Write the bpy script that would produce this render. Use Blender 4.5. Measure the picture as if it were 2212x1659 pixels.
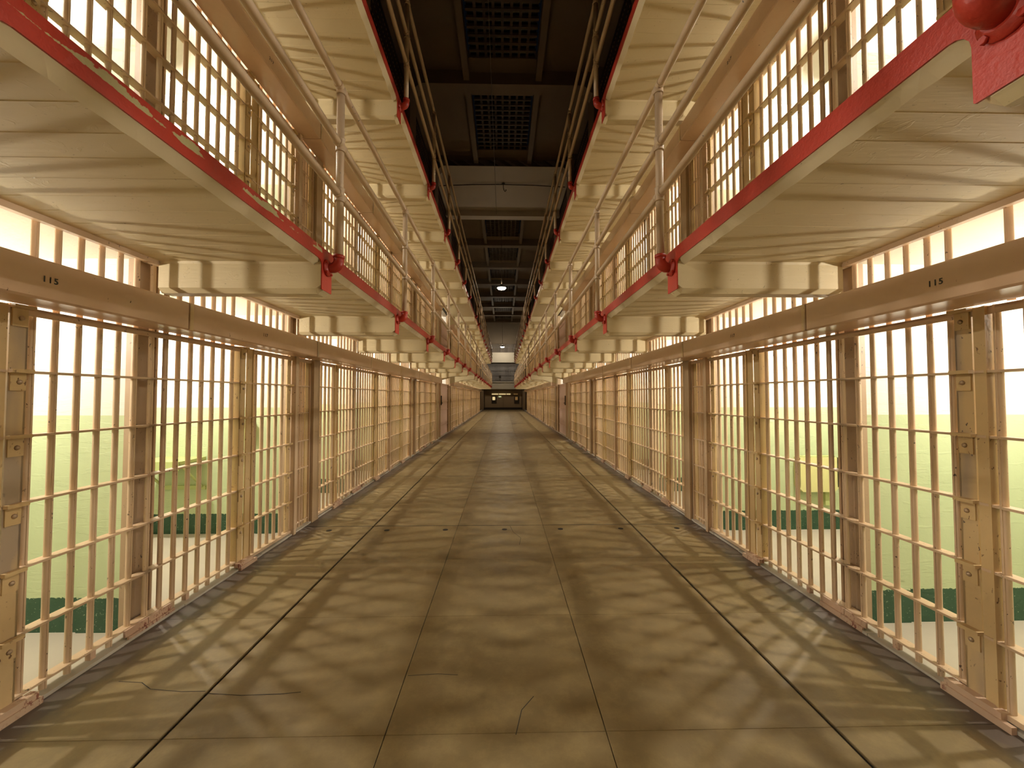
import bpy, bmesh, math, random
from mathutils import Vector, Matrix
random.seed(7)
PI = math.pi
for o in list(bpy.data.objects): bpy.data.objects.remove(o, do_unlink=True)
SC = bpy.context.scene
COL = SC.collection

# ------------------------------------------------------------------ camera, world, exposure
FPX = 860.0
cam = bpy.data.cameras.new('camera'); cam.sensor_width = 36.0; cam.lens = FPX * 36.0 / 2212.0
cam.clip_start = 0.02; cam.clip_end = 200
camo = bpy.data.objects.new('camera', cam); COL.objects.link(camo)
camo.location = (0.0277, 0.0, 1.40)
camo.rotation_euler = (PI / 2 + 0.0309, 0.0, -0.0215)
SC.camera = camo
w = bpy.data.worlds.new('World'); SC.world = w; w.use_nodes = True
w.node_tree.nodes['Background'].inputs[0].default_value = (0.004, 0.005, 0.008, 1)
w.node_tree.nodes['Background'].inputs[1].default_value = 0.3
SC.view_settings.view_transform = 'Standard'; SC.view_settings.look = 'None'
SC.view_settings.gamma = 1.0; SC.view_settings.use_curve_mapping = False
SC.view_settings.exposure = 0.0
LAMP_W = 108.0                      # one bulb in each lit cell
LAMP_COL = (1.0, 0.93, 0.82)
SC.cycles.use_adaptive_sampling = True; SC.cycles.adaptive_threshold = 0.08; SC.cycles.adaptive_min_samples = 24
SC.cycles.max_bounces = 5; SC.cycles.diffuse_bounces = 4; SC.cycles.sample_clamp_indirect = 3.0; SC.cycles.glossy_bounces = 2; SC.cycles.transmission_bounces = 0
SC.cycles.caustics_reflective = False; SC.cycles.caustics_refractive = False

# ------------------------------------------------------------------ measured layout (metres)
W = 1.70                           # cell pitch
XB = {-1: 2.155, 1: 2.205}         # plane of the bars
Y0 = {-1: 2.495, 1: 2.437}         # first housing joint in view (end of bay 0)
XS, XH = 1.111, 1.919              # walkway edge, housing face
P = 2.3265                         # storey height
SOF, TOP = 2.240, 2.335            # soffit and top of the walkway slab
HB, HT = 1.809, 1.982              # housing bottom, top
STRAPS = (0.065, 0.335, 0.63, 0.92, 1.22, 1.51, 1.795)
BACK = 4.95
PASS0, PASS1 = 6 * W, 6 * W + 3.10 # cross passage, measured from Y0
NEAR = (-2, -1, 0, 1, 2, 3, 4, 5, 6)
FAR = tuple(range(7, 19))
YEND = 42.4
def front_start(k):
    return bay_start(-1, k)
def bay_start(s, k):
    return Y0[s] + (k - 1) * W if k <= 6 else Y0[s] + PASS1 + (k - 7) * W
TYPE = {-2: 'N', -1: 'M', 0: 'N', 1: 'M', 2: 'N', 3: 'M', 4: 'M', 5: 'N', 6: 'M'}
for k in FAR: TYPE[k] = 'N' if k % 2 else 'M'
ORDW = ['', 'first', 'second', 'third', 'fourth', 'fifth', 'sixth', 'seventh', 'eighth', 'ninth', 'tenth', 'eleventh',
        'twelfth', 'thirteenth', 'fourteenth', 'fifteenth', 'sixteenth', 'seventeenth', 'eighteenth', 'nineteenth', 'twentieth', 'twenty-first', 'twenty-second']
SIDE = {-1: 'left', 1: 'right'}
TIER = {0: 'ground', 1: 'upper', 2: 'top'}
def cellname(s, t, k):
    base = '%s %s-tier' % (SIDE[s], TIER[t])
    if k == -2: return base + ' cell second behind the one marked %s15' % (t + 1)
    if k == -1: return base + ' cell just before the one marked %s15' % (t + 1)
    if k <= 6: return base + ' %s cell before the passage' % (ORDW[7 - k] if 7 - k > 1 else 'last')
    return base + ' %s cell beyond the passage' % ORDW[k - 6]

# ------------------------------------------------------------------ materials
MAT = {}
def new_mat(name):
    m = bpy.data.materials.new(name); m.use_nodes = True
    nt = m.node_tree; b = nt.nodes['Principled BSDF']; MAT[name] = m
    return m, nt, b
def N(nt, t, **kw):
    n = nt.nodes.new(t)
    for k, v in kw.items():
        if k.startswith('i_'):
            key = k[2:]; key = int(key) if key.isdigit() else key.replace('_', ' ')
            n.inputs[key].default_value = v
        else: setattr(n, k, v)
    return n
def L(nt, a, b): nt.links.new(a, b)
def coord(nt, kind='Object', scale=(1, 1, 1)):
    if kind == 'World':
        src = N(nt, 'ShaderNodeNewGeometry').outputs['Position']
    else: src = N(nt, 'ShaderNodeTexCoord').outputs[kind]
    mp = N(nt, 'ShaderNodeMapping'); mp.inputs['Scale'].default_value = scale
    L(nt, src, mp.inputs['Vector']); return mp.outputs[0]
def noise(nt, vec, scale, detail=4, rough=0.55, dist=0.0):
    n = N(nt, 'ShaderNodeTexNoise'); n.inputs['Scale'].default_value = scale; n.inputs['Detail'].default_value = detail
    n.inputs['Roughness'].default_value = rough; n.inputs['Distortion'].default_value = dist
    L(nt, vec, n.inputs['Vector']); return n.outputs['Fac']
def ramp(nt, fac, stops):
    r = N(nt, 'ShaderNodeValToRGB'); e = r.color_ramp.elements
    while len(e) < len(stops): e.new(0.5)
    for el, (p, c) in zip(e, stops):
        el.position = p; el.color = c if len(c) == 4 else (*c, 1)
    L(nt, fac, r.inputs[0]); return r.outputs[0]
def mix(nt, fac, a, b, mode='MIX'):
    m = N(nt, 'ShaderNodeMix', data_type='RGBA', blend_type=mode)
    for sock, v in ((m.inputs[0], fac), (m.inputs[6], a), (m.inputs[7], b)):
        if hasattr(v, 'is_linked') or hasattr(v, 'links'): L(nt, v, sock)
        elif isinstance(v, (int, float)): sock.default_value = v
        else: sock.default_value = (*v, 1) if len(v) == 3 else v
    return m.outputs[2]
def math_(nt, op, a, b=None, clamp=False):
    m = N(nt, 'ShaderNodeMath', operation=op); m.use_clamp = clamp
    for i, v in enumerate((a, b)):
        if v is None: continue
        if isinstance(v, (int, float)): m.inputs[i].default_value = v
        else: L(nt, v, m.inputs[i])
    return m.outputs[0]
def bump(nt, b, h, strength, dist=0.01):
    n = N(nt, 'ShaderNodeBump'); n.inputs['Strength'].default_value = strength; n.inputs['Distance'].default_value = dist
    L(nt, h, n.inputs['Height']); L(nt, n.outputs[0], b.inputs['Normal'])

def painted(name, base, alt, rough=0.45, chip=0.665, chipcol=(0.07, 0.045, 0.03), spots=True, bscale=60, bstr=0.12):
    m, nt, b = new_mat(name)
    v = coord(nt, 'World')
    c = mix(nt, noise(nt, v, 3.0, 2), base, alt)
    c = mix(nt, math_(nt, 'MULTIPLY', noise(nt, v, 24.0, 3), 0.25), c, tuple(x * 0.72 for x in base))
    if spots:
        vs = coord(nt, 'World', (1, 1, 0.55))
        k = ramp(nt, noise(nt, vs, 70.0, 2, 0.6), [(chip, (0, 0, 0)), (chip + 0.03, (1, 1, 1))])
        k2 = ramp(nt, noise(nt, v, 4.0, 2), [(0.46, (0, 0, 0)), (0.6, (1, 1, 1))])
        c = mix(nt, math_(nt, 'MULTIPLY', k, k2), c, chipcol)
    L(nt, c, b.inputs['Base Color']); b.inputs['Roughness'].default_value = rough
    bump(nt, b, noise(nt, v, bscale, 2), bstr, 0.004)
    return m
painted('tan_paint', (0.615, 0.445, 0.29), (0.655, 0.46, 0.285), 0.42)
painted('ochre_paint', (0.58, 0.42, 0.225), (0.64, 0.43, 0.18), 0.5, 0.66, (0.16, 0.08, 0.03))
m_ = painted('stain_paint', (0.58, 0.42, 0.225), (0.62, 0.42, 0.19), 0.42, 0.68)
nt = m_.node_tree; b = nt.nodes['Principled BSDF']; old = b.inputs['Base Color'].links[0].from_socket
k = ramp(nt, noise(nt, coord(nt, 'World', (1.5, 1.5, 0.35)), 3.2, 3, 0.5), [(0.50, (0, 0, 0)), (0.62, (1, 1, 1))])
L(nt, mix(nt, math_(nt, 'MULTIPLY', k, 0.7), old, (0.29, 0.23, 0.185)), b.inputs['Base Color'])
painted('housing_paint', (0.60, 0.405, 0.265), (0.64, 0.42, 0.27), 0.24, 0.72, bscale=30, bstr=0.05)
painted('post_paint', (0.42, 0.29, 0.165), (0.46, 0.315, 0.18), 0.45, 0.68)
painted('pipe_paint', (0.61, 0.45, 0.30), (0.65, 0.48, 0.32), 0.42, 0.70, (0.05, 0.06, 0.09), bscale=110, bstr=0.2)
painted('pink_paint', (0.62, 0.40, 0.30), (0.66, 0.43, 0.33), 0.5, 0.7)
painted('channel_paint', (0.44, 0.31, 0.195), (0.38, 0.26, 0.155), 0.5, 0.655, (0.05, 0.035, 0.025), bscale=18, bstr=0.35)
painted('sill_paint', (0.58, 0.42, 0.28), (0.50, 0.30, 0.20), 0.55, 0.55, (0.20, 0.05, 0.03))

m_ = painted('rust_paint', (0.58, 0.42, 0.225), (0.64, 0.43, 0.18), 0.5, 0.70)
nt = m_.node_tree; b = nt.nodes['Principled BSDF']; old = b.inputs['Base Color'].links[0].from_socket
k = ramp(nt, noise(nt, coord(nt, 'World', (6, 6, 0.6)), 3.4, 3, 0.55), [(0.46, (0, 0, 0)), (0.60, (1, 1, 1))])
L(nt, mix(nt, math_(nt, 'MULTIPLY', k, 0.75), old, (0.40, 0.185, 0.045)), b.inputs['Base Color'])
def simple(name, col, rough=0.5, metal=0.0, emit=None, estr=0.0):
    m, nt, b = new_mat(name)
    b.inputs['Base Color'].default_value = (*col, 1); b.inputs['Roughness'].default_value = rough; b.inputs['Metallic'].default_value = metal
    if emit: b.inputs['Emission Color'].default_value = (*emit, 1); b.inputs['Emission Strength'].default_value = estr
    return m
simple('bolt_metal', (0.42, 0.30, 0.19), 0.35, 0.3)
simple('black_ink', (0.015, 0.012, 0.01), 0.6)
simple('dark_gap', (0.035, 0.031, 0.028), 0.8)
simple('glass_black', (0.006, 0.008, 0.014), 0.12)
simple('screen_dark', (0.035, 0.014, 0.010), 0.8)
simple('screen_dot', (0.30, 0.19, 0.09), 0.5)
simple('grey_bars', (0.34, 0.32, 0.31), 0.5)
simple('grey_wall', (0.36, 0.33, 0.31), 0.6)
simple('end_paint', (0.44, 0.32, 0.20), 0.55)
simple('bulb_glow', (1, 1, 1), 0.4, 0, (1.0, 0.88, 0.68), 14.0)
simple('lit_window', (0.9, 0.8, 0.5), 0.4, 0, (1.0, 0.76, 0.36), 0.75)
simple('lit_window_dim', (0.5, 0.3, 0.1), 0.4, 0, (1.0, 0.55, 0.18), 0.12)
simple('sign_green', (0.7, 0.8, 0.5), 0.4, 0, (0.8, 0.9, 0.5), 0.5)
simple('dark_brown', (0.05, 0.035, 0.022), 0.6)
simple('enamel', (0.35, 0.36, 0.33), 0.3)
simple('black_enamel', (0.02, 0.02, 0.02), 0.6)
simple('dark_muntin', (0.13, 0.095, 0.065), 0.6)
simple('panel_white', (0.80, 0.73, 0.64), 0.6)
simple('wire', (0.25, 0.2, 0.15), 0.5)
simple('table_green', (0.45, 0.50, 0.20), 0.45)
simple('table_yellow', (0.66, 0.62, 0.28), 0.42)

# cream painted board-formed concrete
m, nt, b = new_mat('cream_concrete')
v = coord(nt, 'World')
c = mix(nt, noise(nt, v, 1.6, 4), (0.62, 0.50, 0.29), (0.55, 0.44, 0.245))
k = ramp(nt, noise(nt, v, 45, 3), [(0.69, (0, 0, 0)), (0.72, (1, 1, 1))])
c = mix(nt, math_(nt, 'MULTIPLY', k, 0.6), c, (0.24, 0.18, 0.10))
L(nt, c, b.inputs['Base Color']); b.inputs['Roughness'].default_value = 0.5
vx = coord(nt, 'World', (0.12, 1.0, 1.0))
h = math_(nt, 'ADD', noise(nt, vx, 38, 3, 0.6), math_(nt, 'MULTIPLY', ramp(nt, noise(nt, v, 14, 4, 0.65, 0.8), [(0.60, (0, 0, 0)), (0.66, (1, 1, 1))]), 0.45))
bump(nt, b, h, 0.32, 0.005)

painted('cream_smooth', (0.68, 0.565, 0.365), (0.63, 0.52, 0.33), 0.4, 0.74, bscale=45, bstr=0.15)
# glossy red edge paint, and the same red where it has flaked to the old olive coat
def red(name, peel):
    m, nt, b = new_mat(name)
    v = coord(nt, 'World')
    c = mix(nt, noise(nt, v, 3.5, 3), (0.41, 0.036, 0.018), (0.32, 0.026, 0.015))
    if peel:
        ob = N(nt, 'ShaderNodeTexCoord').outputs['Object']
        sx = N(nt, 'ShaderNodeSeparateXYZ'); L(nt, ob, sx.inputs[0])
        top = ramp(nt, math_(nt, 'DIVIDE', math_(nt, 'ADD', sx.outputs[2], 0.085), 0.085), [(0.15, (0, 0, 0)), (0.6, (1, 1, 1)), (1.0, (0.8, 0.8, 0.8))])
        n1 = noise(nt, coord(nt, 'World', (1, 0.6, 1)), 7.5, 6, 0.62)
        mk = ramp(nt, math_(nt, 'MULTIPLY', n1, top), [(0.50, (0, 0, 0)), (0.51, (1, 1, 1))])
        c = mix(nt, mk, c, mix(nt, noise(nt, v, 60, 2), (0.36, 0.33, 0.14), (0.44, 0.36, 0.2)))
    L(nt, c, b.inputs['Base Color']); b.inputs['Roughness'].default_value = 0.36; b.inputs['Specular IOR Level'].default_value = 0.35
    bump(nt, b, noise(nt, v, 70, 2, 0.6), 0.28, 0.004)
red('red_paint', False); red('red_paint_peeling', True)

# cell walls: white over pale green over dark green, all painted (the bands are paint, at fixed heights)
m, nt, b = new_mat('cell_wall_paint')
ob = N(nt, 'ShaderNodeTexCoord').outputs['Object']
sx = N(nt, 'ShaderNodeSeparateXYZ'); L(nt, ob, sx.inputs[0])
v = coord(nt, 'World')
zn = math_(nt, 'ADD', sx.outputs[2], math_(nt, 'MULTIPLY', math_(nt, 'SUBTRACT', noise(nt, v, 55, 4, 0.7), 0.5), 0.035))
zf = sx.outputs[2]
white = mix(nt, noise(nt, v, 2.5), (0.72, 0.69, 0.62), (0.68, 0.65, 0.58))
green = mix(nt, noise(nt, v, 3.5, 5), (0.50, 0.56, 0.335), (0.45, 0.53, 0.295))
dark = mix(nt, ramp(nt, noise(nt, v, 75, 4, 0.7), [(0.64, (0, 0, 0)), (0.68, (1, 1, 1))]), (0.022, 0.068, 0.032), (0.45, 0.50, 0.36))
c = mix(nt, math_(nt, 'GREATER_THAN', zf, 1.285), green, white)
c = mix(nt, math_(nt, 'GREATER_THAN', zn, 0.205), dark, c)
L(nt, c, b.inputs['Base Color']); b.inputs['Roughness'].default_value = 0.5
vh = coord(nt, 'World', (0.5, 0.5, 3.0))
h = math_(nt, 'ADD', noise(nt, v, 22, 3, 0.6), math_(nt, 'MULTIPLY', ramp(nt, noise(nt, vh, 6, 4, 0.6, 0.4), [(0.54, (0, 0, 0)), (0.57, (1, 1, 1))]), 0.8))
bump(nt, b, h, 0.22, 0.005)

m, nt, b = new_mat('white_plaster')
v = coord(nt, 'World')
L(nt, mix(nt, noise(nt, v, 3), (0.74, 0.68, 0.56), (0.68, 0.62, 0.50)), b.inputs['Base Color']); b.inputs['Roughness'].default_value = 0.6
bump(nt, b, noise(nt, v, 25, 5), 0.3, 0.006)

m, nt, b = new_mat('cell_floor_concrete')
v = coord(nt, 'World')
L(nt, mix(nt, noise(nt, v, 4, 5), (0.44, 0.39, 0.31), (0.53, 0.475, 0.385)), b.inputs['Base Color']); b.inputs['Roughness'].default_value = 0.6
bump(nt, b, noise(nt, v, 40, 4), 0.2, 0.003)

# corridor floor: brown waxed cement, each panel a little different, grimy along the walls
m, nt, b = new_mat('floor_cement')
v = coord(nt, 'World')
rnd = N(nt, 'ShaderNodeObjectInfo').outputs['Random']
c = mix(nt, ramp(nt, noise(nt, v, 1.3, 7, 0.65), [(0.3, (0, 0, 0)), (0.7, (1, 1, 1))]), (0.178, 0.126, 0.053), (0.268, 0.194, 0.090))
c = mix(nt, ramp(nt, noise(nt, v, 7.0, 6, 0.72), [(0.45, (0, 0, 0)), (0.75, (1, 1, 1))]), c, (0.315, 0.230, 0.102))
c = mix(nt, math_(nt, 'MULTIPLY', ramp(nt, noise(nt, v, 3.1, 5, 0.7), [(0.55, (0, 0, 0)), (0.8, (1, 1, 1))]), 0.5), c, (0.20, 0.125, 0.045))
c = mix(nt, math_(nt, 'MULTIPLY', ramp(nt, noise(nt, v, 160, 2), [(0.70, (0, 0, 0)), (0.74, (1, 1, 1))]), 0.6), c, (0.10, 0.07, 0.04))
c = mix(nt, math_(nt, 'MULTIPLY', rnd, 0.12), c, (0.36, 0.28, 0.16))
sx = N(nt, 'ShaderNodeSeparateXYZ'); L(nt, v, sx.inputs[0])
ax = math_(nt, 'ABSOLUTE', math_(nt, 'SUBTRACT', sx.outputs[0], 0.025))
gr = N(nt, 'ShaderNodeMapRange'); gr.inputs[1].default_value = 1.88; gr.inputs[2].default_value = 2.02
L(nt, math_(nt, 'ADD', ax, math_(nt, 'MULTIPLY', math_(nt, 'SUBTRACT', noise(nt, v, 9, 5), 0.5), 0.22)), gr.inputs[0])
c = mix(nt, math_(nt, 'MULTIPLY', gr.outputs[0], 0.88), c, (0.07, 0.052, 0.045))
L(nt, c, b.inputs['Base Color'])
L(nt, ramp(nt, noise(nt, v, 5, 4), [(0.3, (0.36, 0.36, 0.36)), (0.7, (0.52, 0.52, 0.52))]), b.inputs['Roughness'])
bump(nt, b, noise(nt, v, 90, 4), 0.06, 0.003)

m, nt, b = new_mat('roof_paint')
v = coord(nt, 'World')
L(nt, mix(nt, noise(nt, v, 2), (0.30, 0.235, 0.165), (0.25, 0.195, 0.135)), b.inputs['Base Color']); b.inputs['Roughness'].default_value = 0.6
bump(nt, b, noise(nt, v, 15, 4), 0.2, 0.01)

# ------------------------------------------------------------------ mesh helpers
class MB:
    def __init__(s): s.v = []; s.f = []; s.sm = []
    def add(s, vs, fs, smooth=False):
        n = len(s.v); s.v += [tuple(p) for p in vs]
        for f in fs: s.f.append(tuple(i + n for i in f)); s.sm.append(smooth)
        return s
    def box(s, x0, x1, y0, y1, z0, z1):
        if x0 > x1: x0, x1 = x1, x0
        if y0 > y1: y0, y1 = y1, y0
        return s.add([(x0, y0, z0), (x1, y0, z0), (x1, y1, z0), (x0, y1, z0), (x0, y0, z1), (x1, y0, z1), (x1, y1, z1), (x0, y1, z1)],
                     [(0, 3, 2, 1), (4, 5, 6, 7), (0, 1, 5, 4), (1, 2, 6, 5), (2, 3, 7, 6), (3, 0, 4, 7)])
    def cbox(s, x0, x1, y0, y1, z0, z1, c):
        """box with chamfered edges on the four edges running along y, plus ends"""
        if x0 > x1: x0, x1 = x1, x0
        pr = [(x0 + c, z0), (x1 - c, z0), (x1, z0 + c), (x1, z1 - c), (x1 - c, z1), (x0 + c, z1), (x0, z1 - c), (x0, z0 + c)]
        return s.extr_y(pr, y0, y1)
    def extr_y(s, pr, y0, y1):
        n = len(pr); vs = [(x, y0, z) for x, z in pr] + [(x, y1, z) for x, z in pr]
        fs = [tuple(range(n)), tuple(range(2 * n - 1, n - 1, -1))] + [(i, i + n, (i + 1) % n + n, (i + 1) % n) for i in range(n)]
        return s.add(vs, fs)
    def extr_z(s, pr, z0, z1, smooth=False):
        n = len(pr); vs = [(x, y, z0) for x, y in pr] + [(x, y, z1) for x, y in pr]
        s.add(vs, [(i, (i + 1) % n, (i + 1) % n + n, i + n) for i in range(n)], smooth)
        return s.add(vs, [tuple(range(n - 1, -1, -1)), tuple(range(n, 2 * n))])
    def extr_x(s, pr, x0, x1):
        n = len(pr); vs = [(x0, y, z) for y, z in pr] + [(x1, y, z) for y, z in pr]
        return s.add(vs, [tuple(range(n - 1, -1, -1)), tuple(range(n, 2 * n))] + [(i, (i + 1) % n, (i + 1) % n + n, i + n) for i in range(n)])
    def tube(s, pts, r, n=12, caps=True):
        pts = [Vector(p) for p in pts]; rs = r if isinstance(r, (list, tuple)) else [r] * len(pts)
        base = len(s.v); prev = None
        for i, p in enumerate(pts):
            t = (pts[min(i + 1, len(pts) - 1)] - pts[max(i - 1, 0)]).normalized()
            if prev is None:
                a = Vector((0, 0, 1)) if abs(t.z) < 0.9 else Vector((1, 0, 0))
                u = t.cross(a).normalized()
            else: u = (prev - t * prev.dot(t)).normalized()
            prev = u; v = t.cross(u)
            for j in range(n):
                a = 2 * PI * j / n; s.v.append(tuple(p + (u * math.cos(a) + v * math.sin(a)) * rs[i]))
        for i in range(len(pts) - 1):
            for j in range(n):
                a = base + i * n + j; b_ = base + i * n + (j + 1) % n
                s.f.append((a, b_, b_ + n, a + n)); s.sm.append(True)
        if caps:
            s.f.append(tuple(base + j for j in range(n - 1, -1, -1))); s.sm.append(False)
            e = base + (len(pts) - 1) * n; s.f.append(tuple(e + j for j in range(n))); s.sm.append(False)
        return s
    def dome(s, c, axis, r, h, n=8):
        a = Vector(axis).normalized(); b0 = a.cross(Vector((0, 0, 1)) if abs(a.z) < 0.9 else Vector((1, 0, 0))).normalized()
        c = Vector(c)
        return s.tube([c, c + a * h * 0.5, c + a * h * 0.87, c + a * h], [r, r * 0.87, r * 0.5, r * 0.05], n)
    def mesh(s, name, mat):
        me = bpy.data.meshes.new(name); me.from_pydata(s.v, [], s.f)
        me.polygons.foreach_set('use_smooth', s.sm)
        bm = bmesh.new(); bm.from_mesh(me); bmesh.ops.recalc_face_normals(bm, faces=bm.faces); bm.to_mesh(me); bm.free()
        if mat: me.materials.append(MAT[mat])
        me.update(); return me
CACHE = {}
def cached(key, fn, mat):
    if key not in CACHE:
        mb = MB(); fn(mb); CACHE[key] = mb.mesh(str(key if isinstance(key, str) else key[0]), mat)
    return CACHE[key]
def put(name, me, parent=None, loc=(0, 0, 0), rot=None):
    o = bpy.data.objects.new(name, me); COL.objects.link(o)
    o.location = loc
    if rot: o.rotation_euler = rot
    if parent: o.parent = parent
    return o
def empty(name, loc=(0, 0, 0)):
    o = bpy.data.objects.new(name, None); COL.objects.link(o); o.location = loc; o.empty_display_size = 0.1; return o
def tag(o, label, cat, group=None):
    o['label'] = label; o['category'] = cat
    if group: o['group'] = group
    return o
def struct(o, label=None):
    o['kind'] = 'structure'
    if label: o['label'] = label
    return o

# ------------------------------------------------------------------ floor of the corridor
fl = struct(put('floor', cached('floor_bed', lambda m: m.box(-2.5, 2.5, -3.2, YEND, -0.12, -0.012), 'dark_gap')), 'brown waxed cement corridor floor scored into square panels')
XL = (-2.12, -1.372, -0.462, 0.458, 1.428, 2.17); GAP = (0.0, 0.0095, 0.0014, 0.0014, 0.0095, 0.0)
YL = [1.70 + 0.89 * i for i in range(-5, 46)]
for j in range(len(XL) - 1):
    x0, x1 = XL[j] + GAP[j], XL[j + 1] - GAP[j + 1]
    wx = x1 - x0
    def pan(m, wx=wx):
        c = 0.0015; hy = 0.445
        for (g0, g1) in ((0, 0),):
            pass
        t = [(-wx / 2 + c, -hy + c, 0), (wx / 2 - c, -hy + c, 0), (wx / 2 - c, hy - c, 0), (-wx / 2 + c, hy - c, 0)]
        q = [(-wx / 2, -hy + 0.0004, -0.0025), (wx / 2, -hy + 0.0004, -0.0025), (wx / 2, hy - 0.0004, -0.0025), (-wx / 2, hy - 0.0004, -0.0025)]
        r = [(x, y, -0.012) for x, y, z in q]
        m.add(t + q + r, [(0, 1, 2, 3)] + [(i, i + 4, (i + 1) % 4 + 4, (i + 1) % 4) for i in range(4)] + [(i + 4, i + 8, (i + 1) % 4 + 8, (i + 1) % 4 + 4) for i in range(4)])
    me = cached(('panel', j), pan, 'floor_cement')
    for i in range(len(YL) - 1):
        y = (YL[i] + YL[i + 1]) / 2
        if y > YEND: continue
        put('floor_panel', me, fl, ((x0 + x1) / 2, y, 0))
def tar(m):
    random.seed(2); x = -2.1; pv = None
    while x < 2.15:
        x2 = x + 0.12; w_ = random.uniform(0.0025, 0.0055); m.box(x, x2, -w_, w_, -0.002, 0.0012); x = x2
for i in (3, 6, 9, 12, 15, 18, 21, 24, 27, 30):
    put('joint_filler', cached('tar', tar, 'dark_gap'), fl, (0, 1.70 + 0.89 * i, 0))
me = cached('floor_plug', lambda m: m.tube([(0, 0, 0.0005), (0, 0, 0.002)], 0.028, 14), 'black_ink')
for x in (-1.79, -1.19, -0.58, 0.04, 0.63, 1.27, 1.87):
    put('floor_plug', me, fl, (x, 4.235, 0))
def crack(m, pts):
    for (a, b) in zip(pts, pts[1:]):
        dx, dy = b[0] - a[0], b[1] - a[1]; ll = math.hypot(dx, dy); nx, ny = -dy / ll * 0.0018, dx / ll * 0.0018
        m.add([(a[0] - nx, a[1] - ny, 0.0008), (b[0] - nx, b[1] - ny, 0.0008), (b[0] + nx, b[1] + ny, 0.0008), (a[0] + nx, a[1] + ny, 0.0008)], [(0, 1, 2, 3)])
for n_, pts in enumerate(([(-1.86, 2.04), (-1.74, 2.03), (-1.66, 1.985), (-1.5, 1.965), (-1.385, 1.965)], [(-1.36, 1.95), (-1.2, 1.935), (-1.02, 1.94), (-0.93, 1.95)],
                          [(0.1, 4.35), (0.13, 4.15), (0.2, 3.98), (0.18, 3.8)], [(0.08, 1.69), (0.11, 1.82), (0.17, 1.9)], [(-0.45, 2.05), (-0.3, 2.06), (-0.2, 2.05)])):
    put('floor_crack', cached(('floor_crack', n_), lambda m, p=pts: crack(m, p), 'dark_gap'), fl)
for s in (-1, 1):
    # rough cement sill under the bars
    def sill(m, s=s):
        y = -3.2; random.seed(3 + s)
        while y < YEND - 1:
            m.box(s * (XB[s] - 0.055 + random.uniform(-.008, .008)), s * (XB[s] + 0.13), y, y + 0.425, -0.01, 0.014 + random.uniform(-.002, .003)); y += 0.425
    o = put('trim_%d' % (1 if s < 0 else 2), cached(('sill', s), sill, 'cell_floor_concrete')); struct(o, 'rough cement sill under the %s bars' % SIDE[s])

# ------------------------------------------------------------------ cell block shell
for s in (-1, 1):
    for t in (0, 1):
        z = t * P
        def seg(m, s=s, t=t):
            for (a, b_) in ((bay_start(s, -2), bay_start(s, 19)),):
                m.box(s * BACK, s * (BACK + 0.15), a, b_, 0, SOF)
        o = struct(put('wall_%s' % SIDE[s], cached(('wall', s, t), seg, 'cell_wall_paint'), None, (0, 0, z)), 'painted rear wall of the %s %s-tier cells' % (SIDE[s], TIER[t]))
        def flo(m, s=s):
            m.box(s * (XB[s] + 0.03), s * (BACK + 0.15), bay_start(s, -2), YEND - 5, -0.09, 0.004)
        struct(put('floor_cell', cached(('cellfloor', s), flo, 'cell_floor_concrete'), None, (0, 0, z if t == 0 else z + 0.005)), 'pale cement floor inside the %s %s-tier cells' % (SIDE[s], TIER[t]))
        def cei(m, s=s):
            m.box(s * (XB[s] - 0.02), s * (BACK + 0.15), bay_start(s, -2), YEND - 5, SOF, SOF + 0.0)if False else m.box(s * (XB[s] + 0.05), s * (BACK + 0.15), bay_start(s, -2), YEND - 5, SOF - 0.004, SOF + 0.004)
        struct(put('ceiling_cell', cached(('cellceil', s), cei, 'white_plaster'), None, (0, 0, z)), 'white plaster ceiling over the %s %s-tier cells' % (SIDE[s], TIER[t]))
        # partitions between cells, with a steel channel capping the front edge
        def part(m, s=s):
            m.box(s * (XB[s] + 0.075), s * BACK, -0.07, 0.07, 0, SOF - 0.004)
            m.box(s * (XB[s] + 0.075), s * (XB[s] + 0.34), -0.079, 0.079, 0, SOF - 0.004)
        me = cached(('part', s), part, 'cell_wall_paint')
        def chan(m, s=s):
            a = XB[s] + 0.042
            m.box(s * (a + 0.02), s * (a + 0.034), -0.078, 0.078, 0.0, SOF - 0.004)
            for q in (-1, 1): m.box(s * a, s * (a + 0.05), q * 0.066, q * 0.082, 0.0, SOF - 0.004)
        mc = cached(('chan', s), chan, 'channel_paint')
        for k in list(NEAR) + list(FAR) + [99]:
            y = (front_start(18) + W if k == 99 else front_start(k)) + 0.03
            o = put('wall_partition', me, None, (0, y, z)); struct(o, 'painted partition at the near end of the ' + cellname(s, t, k) if k != 99 else 'painted partition closing the %s %s-tier row' % (SIDE[s], TIER[t]))
            put('steel_channel', mc, o)
        y = Y0[s] + PASS0 + 0.06
        o = struct(put('wall_partition', me, None, (0, y, z)), 'painted partition at the %s %s-tier passage corner' % (SIDE[s], TIER[t])); put('steel_channel', mc, o)

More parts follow.
